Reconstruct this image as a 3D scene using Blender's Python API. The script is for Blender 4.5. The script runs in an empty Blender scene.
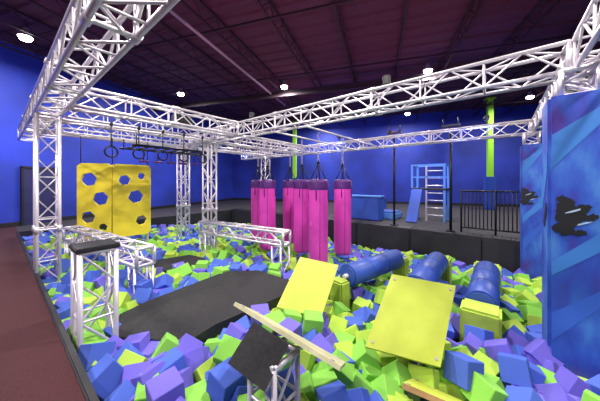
import bpy, bmesh, math, random
import numpy as np
from mathutils import Vector, Matrix, Euler
random.seed(7); np.random.seed(7)
scene=bpy.context.scene
scene.view_settings.view_transform='Standard'
H=1.6
# ---------------------------------------------------------------- materials
def mat(name,col,rough=0.6,metal=0.0,noise=0.0,nscale=8,emit=None,estr=0,bump=0,bscale=40,col2=None):
    m=bpy.data.materials.new(name); m.use_nodes=True
    nt=m.node_tree; b=nt.nodes['Principled BSDF']
    b.inputs['Base Color'].default_value=(*col,1); b.inputs['Roughness'].default_value=rough
    b.inputs['Metallic'].default_value=metal
    if noise>0 or col2:
        tc=nt.nodes.new('ShaderNodeTexCoord'); n=nt.nodes.new('ShaderNodeTexNoise'); n.inputs['Scale'].default_value=nscale
        n.inputs['Detail'].default_value=5
        r=nt.nodes.new('ShaderNodeValToRGB')
        c2=col2 if col2 else tuple(min(1,c*(1+noise)) for c in col)
        c1=col if col2 else tuple(c*(1-noise) for c in col)
        r.color_ramp.elements[0].color=(*c1,1); r.color_ramp.elements[1].color=(*c2,1)
        r.color_ramp.elements[0].position=.35; r.color_ramp.elements[1].position=.65
        nt.links.new(tc.outputs['Object'],n.inputs['Vector']); nt.links.new(n.outputs['Fac'],r.inputs['Fac'])
        nt.links.new(r.outputs['Color'],b.inputs['Base Color'])
    if bump>0:
        tc=nt.nodes.new('ShaderNodeTexCoord'); n=nt.nodes.new('ShaderNodeTexNoise'); n.inputs['Scale'].default_value=bscale
        bp=nt.nodes.new('ShaderNodeBump'); bp.inputs['Strength'].default_value=bump
        nt.links.new(tc.outputs['Object'],n.inputs['Vector']); nt.links.new(n.outputs['Fac'],bp.inputs['Height'])
        nt.links.new(bp.outputs['Normal'],b.inputs['Normal'])
    if emit:
        b.inputs['Emission Color'].default_value=(*emit,1); b.inputs['Emission Strength'].default_value=estr
    return m
M_alu=mat('aluminium',(.72,.67,.74),.34,.45)
M_alu_d=mat('aluminium_dark',(.40,.36,.42),.5,.3)
M_black=mat('black_vinyl',(.012,.012,.016),.55)
M_mat=mat('black_mat',(.016,.016,.02),.85,noise=.3,nscale=30)
M_rail=mat('black_steel',(.02,.02,.025),.4,.5)
M_wall=mat('blue_wall_paint',(.016,.038,.36),.65,noise=.22,nscale=.7)
M_ceil=mat('ceiling_deck',(.075,.024,.05),.85)
M_joist=mat('joist_paint',(.022,.009,.018),.7)
M_carpet=mat('maroon_carpet',(.040,.006,.010),.95,noise=.35,nscale=60)
M_deck=mat('deck_grey',(.035,.032,.04),.8,noise=.2,nscale=6)
M_padband=mat('pit_side_pad',(.020,.018,.024),.6)
M_pink=mat('magenta_vinyl',(.72,.06,.48),.4)
M_purple=mat('purple_vinyl',(.09,.015,.17),.45)
M_lime=mat('lime_vinyl',(.45,.53,.05),.6,noise=.06,nscale=5)
M_limef=mat('lime_foam_block',(.38,.52,.06),.85,noise=.08,nscale=5)
M_limeY=mat('lime_paint',(.32,.75,.03),.5)
M_yel=mat('yellow_panel',(.82,.66,.04),.5,noise=.08,nscale=3)
M_cream=mat('cream_board',(.50,.48,.30),.6,noise=.1,nscale=9)
M_ply=mat('plywood',(.45,.26,.10),.6,noise=.15,nscale=14)
M_blueV=mat('blue_vinyl',(.03,.08,.42),.45)
M_blueL=mat('light_blue_panel',(.12,.30,.75),.4)
M_fg=mat('foam_green',(.22,.54,.07),.9,bump=.25,bscale=60)
M_fg2=mat('foam_lime',(.40,.60,.07),.9,bump=.25,bscale=60)
M_fb=mat('foam_blue',(.06,.12,.55),.9,bump=.25,bscale=60)
M_fp=mat('foam_violet',(.14,.11,.58),.9,bump=.25,bscale=60)
M_lamp=mat('lamp_glow',(1,1,1),.5,emit=(1,.93,.85),estr=25)
M_pitb=mat('pit_bottom',(.02,.03,.06),.9)
M_gblue=mat('print_blue',(.04,.12,.60),.45)
M_gcyan=mat('print_cyan',(.05,.20,.62),.45)
M_gpale=mat('print_pale',(.4,.52,.70),.45)
M_door=mat('door_navy',(.02,.02,.09),.5)
def graffiti():
    m=bpy.data.materials.new('graffiti_pad'); m.use_nodes=True; nt=m.node_tree; b=nt.nodes['Principled BSDF']; b.inputs['Roughness'].default_value=.45
    tc=nt.nodes.new('ShaderNodeTexCoord'); mp=nt.nodes.new('ShaderNodeMapping'); mp.inputs['Rotation'].default_value=(.6,.3,0); mp.inputs['Scale'].default_value=(1,1.6,.7)
    n=nt.nodes.new('ShaderNodeTexNoise'); n.inputs['Scale'].default_value=2.2; n.inputs['Detail'].default_value=7
    r=nt.nodes.new('ShaderNodeValToRGB'); e=r.color_ramp.elements
    e[0].position=.30; e[0].color=(.06,.03,.30,1); e[1].position=.42; e[1].color=(.03,.07,.46,1)
    x=e.new(.55); x.color=(.04,.12,.56,1); x=e.new(.66); x.color=(.07,.22,.64,1); x=e.new(.72); x.color=(.05,.06,.42,1)
    nt.links.new(tc.outputs['Object'],mp.inputs['Vector']); nt.links.new(mp.outputs['Vector'],n.inputs['Vector']); nt.links.new(n.outputs['Fac'],r.inputs['Fac']); nt.links.new(r.outputs['Color'],b.inputs['Base Color'])
    return m
M_graf=graffiti()
# ---------------------------------------------------------------- mesh builder
class B:
    def __init__(s): s.v=[]; s.f=[]; s.m=[]; s.mats=[]; s.sm=[]
    def mi(s,m):
        if m not in s.mats: s.mats.append(m)
        return s.mats.index(m)
    def add(s,vs,fs,m,smooth=False):
        o=len(s.v); s.v+= [tuple(x) for x in vs]; i=s.mi(m)
        for f in fs: s.f.append([o+k for k in f]); s.m.append(i); s.sm.append(smooth)
    def box(s,c,size,m,R=None,bev=0.0):
        hx,hy,hz=[a/2 for a in size]; c=Vector(c)
        if bev<=0:
            vs=[Vector((x,y,z)) for x in(-hx,hx) for y in(-hy,hy) for z in(-hz,hz)]
            fs=[(0,1,3,2),(4,6,7,5),(0,4,5,1),(2,3,7,6),(0,2,6,4),(1,5,7,3)]
        else:
            bm=bmesh.new(); bmesh.ops.create_cube(bm,size=1)
            for v in bm.verts: v.co=Vector((v.co.x*2*hx,v.co.y*2*hy,v.co.z*2*hz))
            bmesh.ops.bevel(bm,geom=bm.edges[:],offset=bev,segments=2,affect='EDGES')
            bm.verts.index_update(); vs=[v.co.copy() for v in bm.verts]; fs=[[v.index for v in f.verts] for f in bm.faces]; bm.free()
        if R: vs=[R@v for v in vs]
        s.add([v+c for v in vs],fs,m)
    def cyl(s,p0,p1,r,m,n=8,r1=None,caps=True):
        p0=Vector(p0);p1=Vector(p1); d=(p1-p0)
        if d.length<1e-6: return
        d.normalize(); a=Vector((0,0,1)) if abs(d.z)<.9 else Vector((1,0,0))
        u=d.cross(a).normalized(); w=d.cross(u); r1=r if r1 is None else r1
        vs=[]
        for k in range(n):
            t=2*math.pi*k/n; e=u*math.cos(t)+w*math.sin(t); vs.append(p0+e*r); vs.append(p1+e*r1)
        fs=[(2*k,2*((k+1)%n),2*((k+1)%n)+1,2*k+1) for k in range(n)]
        s.add(vs,fs,m,True)
        if caps:
            o=len(s.v)-2*n; i=s.mi(m)
            s.f.append([o+2*k for k in range(n)][::-1]); s.m.append(i); s.sm.append(False)
            s.f.append([o+2*k+1 for k in range(n)]); s.m.append(i); s.sm.append(False)
    def lathe(s,c,prof,m,n=24):
        c=Vector(c); vs=[];fs=[]
        for (r,z) in prof:
            for k in range(n):
                t=2*math.pi*k/n; vs.append(c+Vector((r*math.cos(t),r*math.sin(t),z)))
        for j in range(len(prof)-1):
            for k in range(n):
                a=j*n+k;b=j*n+(k+1)%n; fs.append((a,b,b+n,a+n))
        s.add(vs,fs,m,True)
    def ring(s,c,R_,r,m,n=16):
        c=Vector(c)
        for k in range(n):
            t=2*math.pi*k/n; t2=2*math.pi*(k+1)/n
            s.cyl(c+Vector((R_*math.cos(t),0,R_*math.sin(t))),c+Vector((R_*math.cos(t2),0,R_*math.sin(t2))),r,m,6,caps=False)
    def slab(s,c4,th,m,m_under=None,m_side=None):
        P=[Vector(p) for p in c4]; nrm=(P[1]-P[0]).cross(P[3]-P[0]).normalized()
        if nrm.z<0: nrm=-nrm
        Q=[p-nrm*th for p in P]
        s.add(P,[(0,1,2,3)],m); s.add(P+Q,[(0,1,5,4),(1,2,6,5),(2,3,7,6),(3,0,4,7)],m_side or m); s.add(Q,[(3,2,1,0)],m_under or m)
    def truss(s,p0,p1,side,m,pitch=.38,rc=.027,rd=.013,plates=True):
        p0=Vector(p0);p1=Vector(p1); d=p1-p0; L=d.length; d.normalize()
        a=Vector((0,0,1)) if abs(d.z)<.9 else Vector((1,0,0))
        u=d.cross(a).normalized(); w=u.cross(d).normalized(); h=side/2-rc
        cs=[u*h+w*h,u*-h+w*h,u*-h+w*-h,u*h+w*-h]
        for c in cs: s.cyl(p0+c,p1+c,rc,m,8)
        n=max(2,round(L/pitch)); st=L/n
        for k in range(4):
            A=cs[k];C=cs[(k+1)%4]
            for j in range(n):
                q0=p0+d*(j*st); q1=p0+d*((j+1)*st)
                if (j+k)%2==0: s.cyl(q0+A,q1+C,rd,m,6,caps=False)
                else: s.cyl(q0+C,q1+A,rd,m,6,caps=False)
                if j%2==0: s.cyl(q0+A,q0+C,rd,m,6,caps=False)
        if plates:
            for q in (p0,p1):
                for k in range(4): s.cyl(q+cs[k],q+cs[(k+1)%4],rc*1.05,m,8)
        nn=int(L//2.4)
        for i in range(1,nn+1):
            q=p0+d*(L*i/(nn+1))
            for c in cs: s.cyl(q+c-d*.06,q+c+d*.06,rc*1.5,m,8)
            for k in range(4): s.cyl(q+cs[k],q+cs[(k+1)%4],rc*.8,m,6,caps=False)
    def make(s,name,origin=None):
        me=bpy.data.meshes.new(name); o=Vector(origin) if origin else Vector((0,0,0))
        me.from_pydata([tuple(Vector(v)-o) for v in s.v],[],s.f)
        for m in s.mats: me.materials.append(m)
        me.polygons.foreach_set('material_index',s.m); me.polygons.foreach_set('use_smooth',s.sm)
        me.update(); ob=bpy.data.objects.new(name,me); scene.collection.objects.link(ob); ob.location=o
        return ob
# ---------------------------------------------------------------- room (building axis rotated against the rig)
U=Vector((.933,.359,0)).normalized(); V=Vector((.359,-.933,0)).normalized()
HC=6.5
D0,D1,V0,V1=-7,19.4,-12.5,15
def R2(d,v,z=0): return U*d+V*v+Vector((0,0,z))
Rm=Matrix.Rotation(math.atan2(U.y,U.x),3,'Z')
PX0,PX1,PY0,PY1=.46,8.66,-1.5,12.0
bm=bmesh.new()
f=bm.faces.new([bm.verts.new(R2(D0,V0)),bm.verts.new(R2(D0,V1)),bm.verts.new(R2(D1,V1)),bm.verts.new(R2(D1,V0))])
for co,no in (((PX0,0,0),(1,0,0)),((PX1,0,0),(1,0,0)),((0,PY0,0),(0,1,0)),((0,PY1,0),(0,1,0))):
    bmesh.ops.bisect_plane(bm,geom=bm.verts[:]+bm.edges[:]+bm.faces[:],plane_co=co,plane_no=no)
dead=[]
for f in bm.faces:
    c=f.calc_center_median()
    if PX0<c.x<PX1 and PY0<c.y<PY1: dead.append(f)
    f.material_index=0 if c.x<PX0 else 1
bmesh.ops.delete(bm,geom=dead,context='FACES')
bmesh.ops.recalc_face_normals(bm,faces=bm.faces[:])
me=bpy.data.meshes.new('floor'); bm.to_mesh(me); bm.free(); me.materials.append(M_carpet); me.materials.append(M_deck)
o=bpy.data.objects.new('floor',me); scene.collection.objects.link(o)
def quad(name,pts,m):
    b=B(); b.add(pts,[(0,1,2,3)],m); return b.make(name)
quad('wall_back',[R2(D1,V0),R2(D1,V1),R2(D1,V1,HC),R2(D1,V0,HC)],M_wall)
quad('wall_left',[R2(D0,V0),R2(D1,V0),R2(D1,V0,HC),R2(D0,V0,HC)],M_wall)
quad('wall_right',[R2(D0,V1),R2(D1,V1),R2(D1,V1,HC),R2(D0,V1,HC)],M_wall)
quad('wall_front',[R2(D0,V0),R2(D0,V1),R2(D0,V1,HC),R2(D0,V0,HC)],M_wall)
b=B(); vs=[];fs=[];prof=[];x=D0
while x<D1+.1:
    prof+=[(x,HC),(x+.22,HC),(x+.28,HC+.06),(x+.50,HC+.06)]; x+=.56
for (q,z) in prof: vs+= [R2(q,V0-.1,z),R2(q,V1+.1,z)]
for i in range(len(prof)-1): fs.append((2*i,2*i+1,2*i+3,2*i+2))
b.add(vs,fs,M_ceil); b.make('ceiling')
b=B(); b.box(R2((D0+D1)/2,V0+.03,.08),(D1-D0,.04,.16),M_black,Rm); b.make('baseboard_left')
b=B(); b.box(R2(D1-.03,(V0+V1)/2,.08),(.04,V1-V0,.16),M_black,Rm); b.make('baseboard_back')
b=B(); b.box(R2(6.0,V0+.04,1.05),(1.0,.06,2.1),M_door,Rm); b.box(R2(6.4,V0+.1,1.0),(.12,.06,.03),M_alu_d,Rm)
b.box(R2(5.46,V0+.05,1.08),(.07,.1,2.16),M_black,Rm); b.box(R2(6.54,V0+.05,1.08),(.07,.1,2.16),M_black,Rm); b.box(R2(6.0,V0+.05,2.14),(1.15,.1,.07),M_black,Rm); b.make('door_1')
v=-11.6
while v<14.5:
    b=B(); zt=HC-.04; zb=HC-.5
    for z in (zt,zb): b.box(R2((D0+D1)/2,v,z),(D1-D0-.1,.07,.045),M_joist,Rm)
    q=D0+.1; k=0
    while q<D1-.5:
        a,c=(zt,zb) if k%2==0 else (zb,zt)
        b.cyl(R2(q,v,a),R2(q+.5,v,c),.014,M_joist,5,caps=False); q+=.5; k+=1
    b.make('ceiling_joist'); v+=1.75
for q in (2.5,6,9.5,13,16.5):
    b=B(); b.box(R2(q,(V0+V1)/2,HC-.55),(.05,V1-V0-.1,.05),M_joist,Rm); b.make('ceiling_bridging_bar')
b=B(); b.box(R2(11,(V0+V1)/2,HC-.58),(.14,V1-V0-.1,.02),M_joist,Rm); b.box(R2(11,(V0+V1)/2,HC-.82),(.14,V1-V0-.1,.02),M_joist,Rm)
b.box(R2(11,(V0+V1)/2,HC-.70),(.02,V1-V0-.1,.23),M_joist,Rm); b.make('ceiling_girder')
b=B(); b.cyl((3.2,6.6,HC-.60),(10.3,9.4,HC-.60),.045,M_alu_d,8)
b.cyl((3.2,6.6,HC-.60),(-2,4.55,HC-.60),.045,M_alu_d,8); b.make('ceiling_conduit')
# pit walls
b=B(); b.add([(PX0,PY0,-1.3),(PX1,PY0,-1.3),(PX1,PY1,-1.3),(PX0,PY1,-1.3)],[(0,1,2,3)],M_pitb)
for a,c in (((PX0,PY0),(PX0,PY1)),((PX0,PY0),(PX1,PY0)),((PX0,PY1),(PX1,PY1)),((PX1,PY0),(PX1,PY1))):
    b.add([(*a,-1.3),(*c,-1.3),(*c,0),(*a,0)],[(0,1,2,3)],M_black)
b.make('floor_pit')
b=B(); y=PY0
while y<PY1-.1:
    w=min(1.9,PY1-y); b.box((PX1-.05,y+w/2,-.52),(.1,w-.02,1.06),M_padband,bev=.03); b.box((PX1+.2,y+w/2,.02),(.5,w-.02,.06),M_padband,bev=.02); y+=1.9
b.make('pit_edge_padding')
b=B(); b.box((PX0-.01,(PY0+PY1)/2,.0),(.06,PY1-PY0,.04),M_black,bev=.012); b.make('trim_1')
# ---------------------------------------------------------------- shared layout data
MAT1=[(.9,3.42),(1.06,4.0),(1.46,4.12),(2.89,4.27),(3.36,3.8),(3.38,2.98),(2.98,2.65),(1.74,2.78),(1.36,2.72)]; MZ1=-.19
MAT2=[(2.3,5.5),(3.1,5.4),(3.3,5.7),(3.2,6.3),(2.5,6.5),(2.2,6.1)]; MZ2=-.30
LOGS=(((3.98,2.12),(5.5,1.78),-.08,.30),((4.2,1.03),(5.9,1.03),-.08,.42),((4.3,.2),(6.0,.2),-.13,.44))
SA=[(3.19,2.58,.355),(3.50,2.03,.256),(2.82,1.91,-.27),(2.51,2.46,-.171)]
SB=[(3.03,1.02,.483),(3.29,.39,.421),(2.61,.43,-.123),(2.35,1.06,-.061)]
SC=[(1.286,1.75,.58),(1.50,.85,.33),(1.90,1.03,.05),(1.64,1.92,.31)]
SD=[(1.97,.58,.06),(2.165,.106,-.055),(2.72,.19,-.42),(2.55,.66,-.305)]
def inside(x,y,poly,grow=0.12):
    cx=sum(p[0] for p in poly)/len(poly); cy=sum(p[1] for p in poly)/len(poly)
    dd=math.hypot(x-cx,y-cy)+1e-6; k=max(0,(dd-grow)/dd); x=cx+(x-cx)*k; y=cy+(y-cy)*k
    c=False; n=len(poly)
    for i in range(n):
        x1,y1=poly[i][:2]; x2,y2=poly[(i+1)%n][:2]
        if (y1>y)!=(y2>y) and x<(x2-x1)*(y-y1)/(y2-y1)+x1: c=not c
    return c
def planez(P,x,y):
    a,b_,c=Vector(P[0]),Vector(P[1]),Vector(P[3]); n=(b_-a).cross(c-a); return a.z-(n.x*(x-a.x)+n.y*(y-a.y))/n.z
# ---------------------------------------------------------------- foam
def zf(x,y):
    t=min(1,max(0,(x-1)/7.5)); return -.33-.55*t*t*(3-2*t)
HS=.115
def limit(x,y):
    z=9
    if inside(x,y,MAT1,.06): z=min(z,MZ1-.30)
    if inside(x,y,MAT2,.10): z=min(z,MZ2-.27)
    for P in (SA,SB,SC,SD):
        if inside(x,y,P,.10): z=min(z,planez(P,x,y)-.30)
    for (a,c,lz,bs) in LOGS:
        ly=a[1]+(c[1]-a[1])*min(1,max(0,(x-a[0])/(c[0]-a[0]))); x0=a[0]; x1=c[0]
        if abs(y-ly)<.30 and x0-.1<x<x1+.1: z=min(z,-.48)
        if abs(y-ly)<.34 and (x0-.52<x<x0+.1 or x1-.1<x<x1+.5): z=min(z,-99)
    return z
def foam():
    bm=bmesh.new(); bmesh.ops.create_cube(bm,size=2); bmesh.ops.bevel(bm,geom=bm.edges[:],offset=.05,segments=1,affect='EDGES')
    bm.verts.index_update(); cv=np.array([v.co[:] for v in bm.verts]); cf=[[v.index for v in f.verts] for f in bm.faces]; bm.free()
    V_=[];F_=[];MI=[]; n=0
    for layer,(sp,dz,prob) in enumerate(((.20,-.17,1),(.24,0,1),(.32,.11,.6))):
        xs=np.arange(PX0+.12,PX1-.2,sp); ys=np.arange(PY0+.15,PY1-.12,sp)
        for x in xs:
            for y in ys:
                if random.random()>prob: continue
                xx=x+random.uniform(-.07,.07); yy=y+random.uniform(-.07,.07)
                xx=min(max(xx,PX0+.18),PX1-.28)
                zz=zf(xx,yy)+dz+random.uniform(-.06,.07)+.05*math.sin(xx*2.1+1)*math.cos(yy*1.7)
                L=limit(xx,yy)
                if L<-50: continue
                if zz>L: zz=L-random.uniform(0,.05)
                R=np.array(Euler((random.uniform(0,6.28),random.uniform(0,6.28),random.uniform(0,6.28))).to_matrix())
                hs=HS*random.uniform(.96,1.04)
                V_.append((cv*hs)@R.T+np.array([xx,yy,zz]))
                F_+=[[n+k for k in f] for f in cf]; n+=len(cv)
                near=min(1,math.exp(-((xx-1.4)**2+(yy-2.1)**2)/1.0)+math.exp(-((xx-3.4)**2+(yy+.3)**2)/.8))
                r=random.random()
                g=.47 + .26*math.exp(-((xx-2.9)**2+(yy-1.7)**2)/1.8)-.16*near
                if r<g: mi=0 if random.random()<.58 else 1
                else: mi=3 if random.random()<.25+.5*near else 2
                MI+=[mi]*len(cf)
    V_=np.concatenate(V_); me=bpy.data.meshes.new('foam_cube_pile'); me.from_pydata(V_.tolist(),[],F_)
    for m in (M_fg,M_fg2,M_fb,M_fp): me.materials.append(m)
    me.polygons.foreach_set('material_index',MI); me.update()
    o=bpy.data.objects.new('foam_cube_pile',me); scene.collection.objects.link(o)
foam()
# ---------------------------------------------------------------- truss rig
S=.38; ZC=3.0
def tr(name,p0,p1,side=S,**k):
    b=B(); b.truss(p0,p1,side,M_alu,**k); return b.make(name)
tr('box_truss_beam',(.6,-4,ZC),(.6,11,ZC))
tr('box_truss_beam',(4.19,-.6,ZC),(4.19,8.6,ZC))
tr('box_truss_beam',(8.66,-.6,ZC),(8.66,11,ZC))
tr('box_truss_beam',(.8,5.5,ZC),(4.0,5.5,ZC))
tr('box_truss_beam',(.8,6.9,ZC),(8.47,6.9,ZC))
tr('box_truss_beam',(.8,8.8,ZC),(8.47,8.8,ZC))
tr('box_truss_beam',(-2,-.80,ZC),(8.9,-.80,ZC))
for (x,y) in ((.6,6.4),(4.19,7.0),(4.19,8.7),(8.66-.25,9.0)):
    b=B(); z0=-1.29
    b.truss((x,y,z0),(x,y,ZC-.2),.34,M_alu,pitch=.38)
    b.box((x,y,z0),(.5,.5,.02),M_alu); b.make('truss_tower')
def blob(b,c,ax,ay,rx,ry,m,n=9,seed=1):
    rr=random.Random(seed); c=Vector(c); vs=[c]
    for k in range(2*n):
        t=math.pi*k/n; q=rr.uniform(.65,1.2)
        vs.append(c+Vector(ax)*(math.cos(t)*rx*q)+Vector(ay)*(math.sin(t)*ry*q))
    b.add(vs,[(0,1+k,1+(k+1)%(2*n)) for k in range(2*n)],m)
for (x,y,sz,z0) in ((4.0,-.65,.5,-1.28),(8.36,-.6,.4,-1.28)):
    b=B(); zt=2.52
    b.box((x,y,(z0+zt)/2),(sz,sz,zt-z0),M_graf,bev=.03)
    fx=x-sz/2-.003; w=sz/2-.03
    b.add([(fx,y+w,2.1),(fx,y+w,1.75),(fx,y-w,2.3),(fx,y-w,2.42)],[(0,1,2,3)],M_gcyan)
    b.add([(fx,y+w,.75),(fx,y+w,.6),(fx,y-w,1.0),(fx,y-w,1.2)],[(0,1,2,3)],M_gcyan)
    b.add([(fx,y+w,.2),(fx,y+w,-.1),(fx,y-w,.5),(fx,y-w,.62)],[(0,1,2,3)],M_gblue)
    for i,(dy,dz,rx,ry) in enumerate(((.12,1.34,.09,.09),(.08,1.22,.12,.10),(.13,1.12,.09,.09),(.0,1.33,.09,.05),(-.05,1.24,.07,.04),(.15,1.42,.05,.04),(.02,1.08,.06,.03))):
        blob(b,(fx-.002-.0005*i,y+dy,dz),(0,.9,-.3),(0,.3,.9),rx,ry,M_black,seed=4+i)
    blob(b,(fx-.008,y+.06,1.30),(0,.9,-.4),(0,.3,.9),.07,.012,M_gpale,n=7,seed=19)
    blob(b,(fx-.008,y-.01,1.18),(0,.9,-.4),(0,.3,.9),.06,.010,M_gpale,n=7,seed=29)
    fy=y+sz/2+.003
    b.add([(x+w,fy,1.6),(x+w,fy,1.2),(x-w,fy,1.7),(x-w,fy,1.95)],[(0,1,2,3)],M_gcyan)
    for i in range(4): blob(b,(x-w+.08+.04*i,fy+.002+.0005*i,1.32-.06*i),(.9,0,.2),(-.2,0,.9),.09,.05,M_black,seed=40+i)
    b.truss((x,y,zt),(x,y,ZC-.2),.32,M_alu,pitch=.3)
    b.make('padded_truss_post',(x,y,z0))
# ---------------------------------------------------------------- bags
def bag(x,y,zt=1.65,L=1.92,r=.222):
    b=B(); zb=zt-L; c=.2
    b.lathe((x,y,0),[(0,zb-.0),(r*.8,zb),(r*.97,zb+.03),(r,zb+.08),(r,zt-c)],M_pink)
    b.lathe((x,y,0),[(r,zt-c),(r,zt-.05),(r*.95,zt),(r*.5,zt+.02),(0,zt+.02)],M_purple)
    b.lathe((x,y,0),[(r+.004,zt-c-.03),(r+.006,zt-c+.02)],M_purple)
    for k in range(4):
        t=k*math.pi/2+.4; px=x+r*.85*math.cos(t); py=y+r*.85*math.sin(t)
        b.cyl((px,py,zt-.02),(x,y,zt+.38),.012,M_rail,5)
        b.cyl((x+(r+.004)*math.cos(t),y+(r+.004)*math.sin(t),zt-.45),(x+(r+.004)*math.cos(t),y+(r+.004)*math.sin(t),zt-.02),.012,M_purple,5)
    b.lathe((x,y,zt+.38),[(.03,-.02),(.045,0),(.03,.03),(0.01,.05)],M_rail,10)
    z=zt+.42; k=0
    while z<2.70:
        a=(.02,0,0) if k%2 else (0,.02,0); av=Vector(a); p=Vector((x,y,z))
        b.cyl(p+av,p+av+Vector((0,0,.07)),.008,M_alu_d,5); b.cyl(p-av,p-av+Vector((0,0,.07)),.008,M_alu_d,5); z+=.06;k+=1
    b.cyl((x-r*.72,y-r*.70,zb+.05),(x-r*.72,y-r*.70,zt-c-.02),.006,M_purple,5)
    b.make('punching_bag')
for p in ((4.68,3.25),(5.72,3.2),(5.2,4.15),(4.8,5.05),(5.75,5.05),(5.2,5.9)): bag(*p)
for y in (3.22,4.15,5.05,5.9):
    b=B(); b.cyl((4.19,y,2.79),(8.66,y,2.79),.024,M_alu,8); b.make('hanging_rail')
for y in (2.94,1.2):
    b=B(); b.cyl((8.98,y,.07),(8.98,y,3.35),.04,M_rail,10); b.box((8.98,y,.07),(.2,.22,.03),M_rail); b.box((8.98,y,3.36),(.1,.5,.06),M_rail); b.cyl((8.98,y-.2,3.36),(8.98,y-.2,3.6),.02,M_rail); b.cyl((8.98,y+.2,3.36),(8.98,y+.2,3.6),.02,M_rail)
    b.make('black_support_post')
b=B(); y0,y1=-.75,.95; X=9.25
for z in (1.32,.18): b.cyl((X,y0,z),(X,y1,z),.025,M_rail)
n=18
for i in range(n+1):
    y=y0+(y1-y0)*i/n; big=i in(0,9,18); b.cyl((X,y,.0 if big else .18),(X,y,1.36 if big else 1.32),.028 if big else .014,M_rail,8)
b.make('guard_railing')
b=B(); cx,cy=11.6,2.3
for dx in(-.45,.45):
    for dy in(-.6,.6): b.box((cx+dx,cy+dy,1.15),(.08,.08,2.3),M_blueL)
b.box((cx,cy,1.3),(1.0,1.3,.08),M_black)
for i in range(7): b.cyl((cx-.45,cy-.6,.25+i*.3),(cx-.45,cy+.05,.25+i*.3),.025,M_alu)
b.box((cx-.45,cy+.05,1.15),(.06,.06,2.3),M_alu)
for z in (2.3,1.8):
    b.box((cx-.45,cy,z),(.06,1.28,.06),M_blueL); b.box((cx+.45,cy,z),(.06,1.28,.06),M_blueL)
for dy in(-.6,.6): b.box((cx,cy+dy,2.3),(.95,.06,.06),M_blueL)
b.slab([(cx-1.4,cy+.2,.05),(cx-.5,cy+.2,1.3),(cx-.5,cy+.6,1.3),(cx-1.4,cy+.6,.05)],.05,M_blueV)
b.make('climbing_frame')
b=B(); b.box((9.95,4.5,.5),(.5,1.5,.96),M_blueV,bev=.04); b.box((9.95,4.5,1.0),(.56,1.56,.06),M_blueL,bev=.02); b.make('blue_foam_barrier')
b=B(); b.box((12,5.6,.35),(1.2,2.2,.66),M_blueV,bev=.05); b.box((12,5.6,.7),(1.24,2.24,.05),M_black,bev=.02); b.make('padded_block')
b=B(); b.box((11.0,3.9,.15),(1.1,1.0,.3),M_blueL,bev=.05); b.box((11.0,3.9,.31),(1.0,.9,.03),M_blueV,bev=.01); b.make('landing_mat')
for (x,y) in ((18.0,.45),(14.9,12.6)):
    b=B(); b.box((x,y,HC/2+.9),(.26,.26,HC-1.85),M_limeY,Rm); b.box((x,y,.95),(.5,.5,1.9),M_blueV,Rm,bev=.04); b.box((x,y,HC-.1),(.5,.5,.03),M_limeY,Rm); b.make('building_column')
# ---------------------------------------------------------------- hexagon-hole climbing panels
def holepanel(name,w,h,holes,loc,ang,th=.07):
    cu=bpy.data.curves.new(name,'CURVE'); cu.dimensions='2D'; cu.fill_mode='BOTH'; cu.extrude=th/2
    def poly(pts):
        sp=cu.splines.new('POLY'); sp.points.add(len(pts)-1)
        for i,(x,y) in enumerate(pts): sp.points[i].co=(x,y,0,1)
        sp.use_cyclic_u=True
    c=.08
    poly([(c,0),(w-c,0),(w,c),(w,h-c),(w-c,h),(c,h),(0,h-c),(0,c)])
    for (x,y,r) in holes: poly([(x+r*math.cos(k*math.pi/3+.2),y+r*math.sin(k*math.pi/3+.2)) for k in range(6)])
    ob=bpy.data.objects.new(name,cu); scene.collection.objects.link(ob)
    dg=bpy.context.evaluated_depsgraph_get(); me=bpy.data.meshes.new_from_object(ob.evaluated_get(dg)); bpy.data.objects.remove(ob)
    o=bpy.data.objects.new(name,me); scene.collection.objects.link(o); me.materials.clear(); me.materials.append(M_yel)
    o.location=loc; o.rotation_euler=(math.radians(90),0,ang); return o
par=bpy.data.objects.new('hexagon_hole_climbing_panel',None); scene.collection.objects.link(par)
pa=holepanel('panel_left',.78,2.05,[(.26,1.62,.19),(.52,1.1,.19),(.24,.6,.17),(.58,.32,.11)],(1.38,8.72,.05),-.6)
pb=holepanel('panel_right',.95,2.05,[(.28,1.6,.15),(.70,1.72,.10),(.56,1.12,.20),(.70,.42,.15)],(2.03,8.28,.05),0)
b=B()
for (x,y) in ((1.45,8.76),(2.05,8.36),(2.93,8.36)): b.cyl((x,y,-1.28),(x,y,2.08),.03,M_yel,8); b.cyl((x,y,2.08),(x,y,2.85),.012,M_rail,6)
pc=b.make('frame')
for q in (pa,pb,pc): q.parent=par
b=B()
for y in (7.3,8.3): b.cyl((2.2,y,2.55),(4.6,y,2.55),.03,M_rail)
for i in range(9): b.cyl((2.3+i*.27,7.25,2.53),(2.3+i*.27,8.35,2.53),.022,M_rail)
for x in (2.3,4.5):
    for y in (7.3,8.3): b.cyl((x,y,2.55),(x,y,2.85),.015,M_rail)
for i in range(6): b.cyl((2.5+i*.35,7.4,2.5),(2.5+i*.35,7.4,2.15),.012,M_rail); b.cyl((2.4+i*.35,7.4,2.15),(2.62+i*.35,7.4,2.15),.03,M_purple)
b.make('hanging_monkey_bars')
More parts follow.
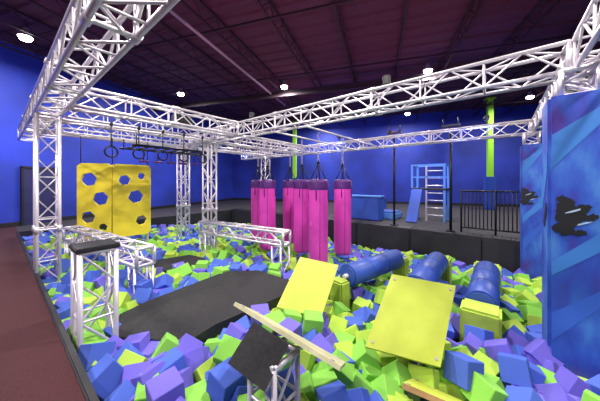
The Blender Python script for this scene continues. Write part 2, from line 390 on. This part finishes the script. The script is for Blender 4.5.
# gymnastic rings hanging on straps from the cross truss
for x in (1.5,2.0,2.5,3.0,3.5):
    b=B(); b.cyl((x,6.2,2.79),(x,6.2,2.33),.011,M_rail,6); b.ring((x,6.2,2.22),.11,.018,M_rail); b.lathe((x,6.2,2.79),[(.03,-.04),(.035,0),(.03,.03)],M_rail,10); b.make('hanging_ring')
b=B(); b.cyl((.79,6.2,2.8),(4.0,6.2,2.8),.022,M_alu,8); b.make('hanging_rail')
for y in (7.5,8.1):
    b=B(); b.cyl((.7,y,2.79),(8.6,y,2.79),.02,M_alu,8); b.make('hanging_rail')
b=B(); b.box((3.3,6.9,3.33),(.5,.3,.26),M_black,bev=.03); b.box((3.3,6.74,3.33),(.4,.02,.2),M_rail); b.cyl((3.1,6.9,3.2),(3.5,6.9,3.2),.03,M_rail); b.make('stage_speaker')
# ---------------------------------------------------------------- bench trusses
def bench(p0,p1,zt,zb,name='truss_bench'):
    b=B(); p0=Vector((*p0,zt-.17)); p1=Vector((*p1,zt-.17)); d=(p1-p0).normalized()
    b.truss(p0,p1,.34,M_alu,pitch=.36)
    for t in (p0+d*.17,p1-d*.17):
        b.truss((t.x,t.y,zb),(t.x,t.y,zt-.34),.32,M_alu,pitch=.34,rc=.022)
        b.box((t.x,t.y,zb),(.45,.45,.02),M_alu_d)
    b.make(name)
bench((4.15,3.75),(3.75,6.6),.5,-1.28)
bench((1.62,4.7),(1.2,8.3),.5,-1.28)
b=B(); x,y=.70,3.50; b.truss((x,y,-1.28),(x,y,.86),.36,M_alu,pitch=.34,rc=.027); b.box((x,y,.89),(.38,.38,.05),M_black,bev=.01); b.box((x,y,-1.28),(.4,.4,.02),M_alu); b.make('truss_pedestal')
def polymat(name,pts,z,th=.1):
    b=B(); n=len(pts); top=[(x,y,z) for x,y in pts]; bot=[(x,y,z-th) for x,y in pts]
    b.add(top,[tuple(range(n))],M_mat); b.add(top+bot,[(i,(i+1)%n,(i+1)%n+n,i+n) for i in range(n)],M_black); b.add(bot,[tuple(range(n))[::-1]],M_black)
    b.make(name)
polymat('black_landing_mat',MAT1,MZ1,.14)
polymat('black_landing_mat',MAT2,MZ2,.12)
# ---------------------------------------------------------------- angled steps
def step(c4,top,under,th=.04,zb=-1.28,post=None,head=True,plate=None,side=None):
    b=B(); P=[Vector(p) for p in c4]; nrm=(P[1]-P[0]).cross(P[3]-P[0]).normalized()
    if nrm.z<0: nrm=-nrm
    b.slab(P,th,top,under,side or top)
    c=sum(P,Vector())/4
    for p in P:
        q=c+(p-c)*.86; b.cyl(q,q+nrm*.008,.014,M_alu_d,8)
    e1=(P[1]-P[0]).normalized(); e2=nrm.cross(e1); R=Matrix((e1,e2,nrm)).transposed()
    if head: b.box(c-nrm*(th+.06),(.42,.42,.12),M_black,R)
    bx=c-nrm*(th+.14)
    if post: bx=Vector(post)
    b.truss((bx.x,bx.y,zb),(bx.x,bx.y,bx.z-.02),.3,M_alu,pitch=.3,rc=.022)
    if plate:
        b.slab(plate,.03,M_mat,M_black,M_black)
        pc=sum((Vector(q) for q in plate),Vector())/4
        for dx,dy in ((.08,.08),(-.08,.08),(.08,-.08)): b.cyl((pc.x+.12+dx,pc.y+.05+dy,bx.z-.03),(c.x+dx,c.y+dy,planez(P,c.x+dx,c.y+dy)-.05),.02,M_alu)
    b.make('angled_step_platform')
step(SA,M_lime,M_ply)
step(SB,M_lime,M_ply)
step(SC,M_cream,M_ply,head=False,post=(1.36,1.36,.30),plate=[(1.27,1.49,.515),(1.376,1.22,.39),(1.13,1.22,.20),(1.03,1.49,.325)],th=.03)
step(SD,M_lime,M_ply,side=M_ply)
# logs
for (a,c,z,bs) in LOGS:
    b=B(); r=.2; A=Vector((*a,z)); C=Vector((*c,z)); d=(C-A).normalized()
    Rl=Matrix.Rotation(math.atan2(d.y,d.x),3,'Z')
    b.cyl(A,C,r,M_blueV,28); b.cyl(A-d*.02,A,r*.85,M_blueV,28); b.cyl(C,C+d*.02,r*.85,M_blueV,28)
    for t in (.33,.66):
        q=A+(C-A)*t; b.cyl(q-d*.008,q+d*.008,r+.004,M_blueV,28)
    for e in (A-d*.22,C+d*.22):
        zt=z+.02+(bs-.36)*.6; b.box((e.x,e.y,(zt-.95)/2),(bs-.06,bs,zt+.95),M_limef,Rl,bev=.03)
    b.cyl(A-d*.1,C+d*.1,.04,M_alu,10)
    b.make('rolling_foam_log')
# ---------------------------------------------------------------- lamps
def lamp(x,y,z=6.0,P=300,col=(1,.94,.88)):
    b=B(); b.lathe((x,y,z),[(.02,.26),(.07,.24),(.09,.14),(.16,.0),(.17,-.02)],M_alu_d,20)
    b.lathe((x,y,z),[(0,-.01),(.14,-.01),(.15,-.06),(.11,-.12),(0,-.15)],M_lamp,20); b.cyl((x,y,z+.2),(x,y,HC),.01,M_rail,5)
    ob=b.make('high_bay_lamp')
    l=bpy.data.lights.new('bulb','AREA'); l.shape='DISK'; l.size=.28; l.energy=P; l.color=col
    lo=bpy.data.objects.new('bulb',l); lo.location=(x,y,z-.17); scene.collection.objects.link(lo); lo.parent=ob
for p in ((8.36,7.7),(10.7,2.2),(5.8,12.3),(.58,11.15),(16.6,4.6),(14.9,10.2),(17.3,-1.2),(3.2,1.6),(.2,4.6),(1.5,-2.5),(6.0,-3.0),(-3,1),(-3.5,6)):
    lamp(*p)
def added_accent(x,y,z,tgt,P,col):
    b=B(); p=Vector((x,y,z)); d=(Vector(tgt)-p).normalized(); b.cyl(p-d*.14,p,.055,M_black,14,r1=.07,caps=False); b.cyl(p-d*.14,p-d*.13,.055,M_black,14); b.cyl((x,y,z-.02),(x,y,z-.16),.012,M_rail)
    ob=b.make('added_accent_light')
    l=bpy.data.lights.new('beam','AREA'); l.shape='DISK'; l.size=.12; l.energy=P; l.color=col
    lo=bpy.data.objects.new('beam',l); lo.location=p+d*.01; lo.rotation_euler=d.to_track_quat('-Z','Y').to_euler(); scene.collection.objects.link(lo); lo.parent=ob
for x,y in ((.6,2),(.6,7.5),(4.19,1.5),(4.19,5.0),(8.66,3),(8.66,8),(.6,-2),(6,-.75)):
    added_accent(x,y,3.38,(x+.5,y+.3,6.5),24,(1,.22,.50))  # added magenta uplights on the truss tops, put in to tint the ceiling
for x,y,t in ((8.66,10.5,(5,17,2.5)),(.6,10.5,(-2,13.5,2)),(8.66,5,(17,9,2.5)),(8.66,.3,(18,2,2.5))):
    added_accent(x,y,3.38,t,90,(.15,.2,1))  # added blue wash lights, put in to colour the walls
w=bpy.data.worlds.new('world'); scene.world=w; w.use_nodes=True; w.node_tree.nodes['Background'].inputs[0].default_value=(.05,.03,.06,1)
# ---------------------------------------------------------------- camera
cam=bpy.data.cameras.new('camera'); cam.lens=14.82; cam.sensor_width=36; cam.shift_y=-.031; cam.clip_start=.05
co=bpy.data.objects.new('camera',cam); co.location=(0,0,H); co.rotation_euler=(math.radians(90),0,math.radians(-51)); scene.collection.objects.link(co); scene.camera=co
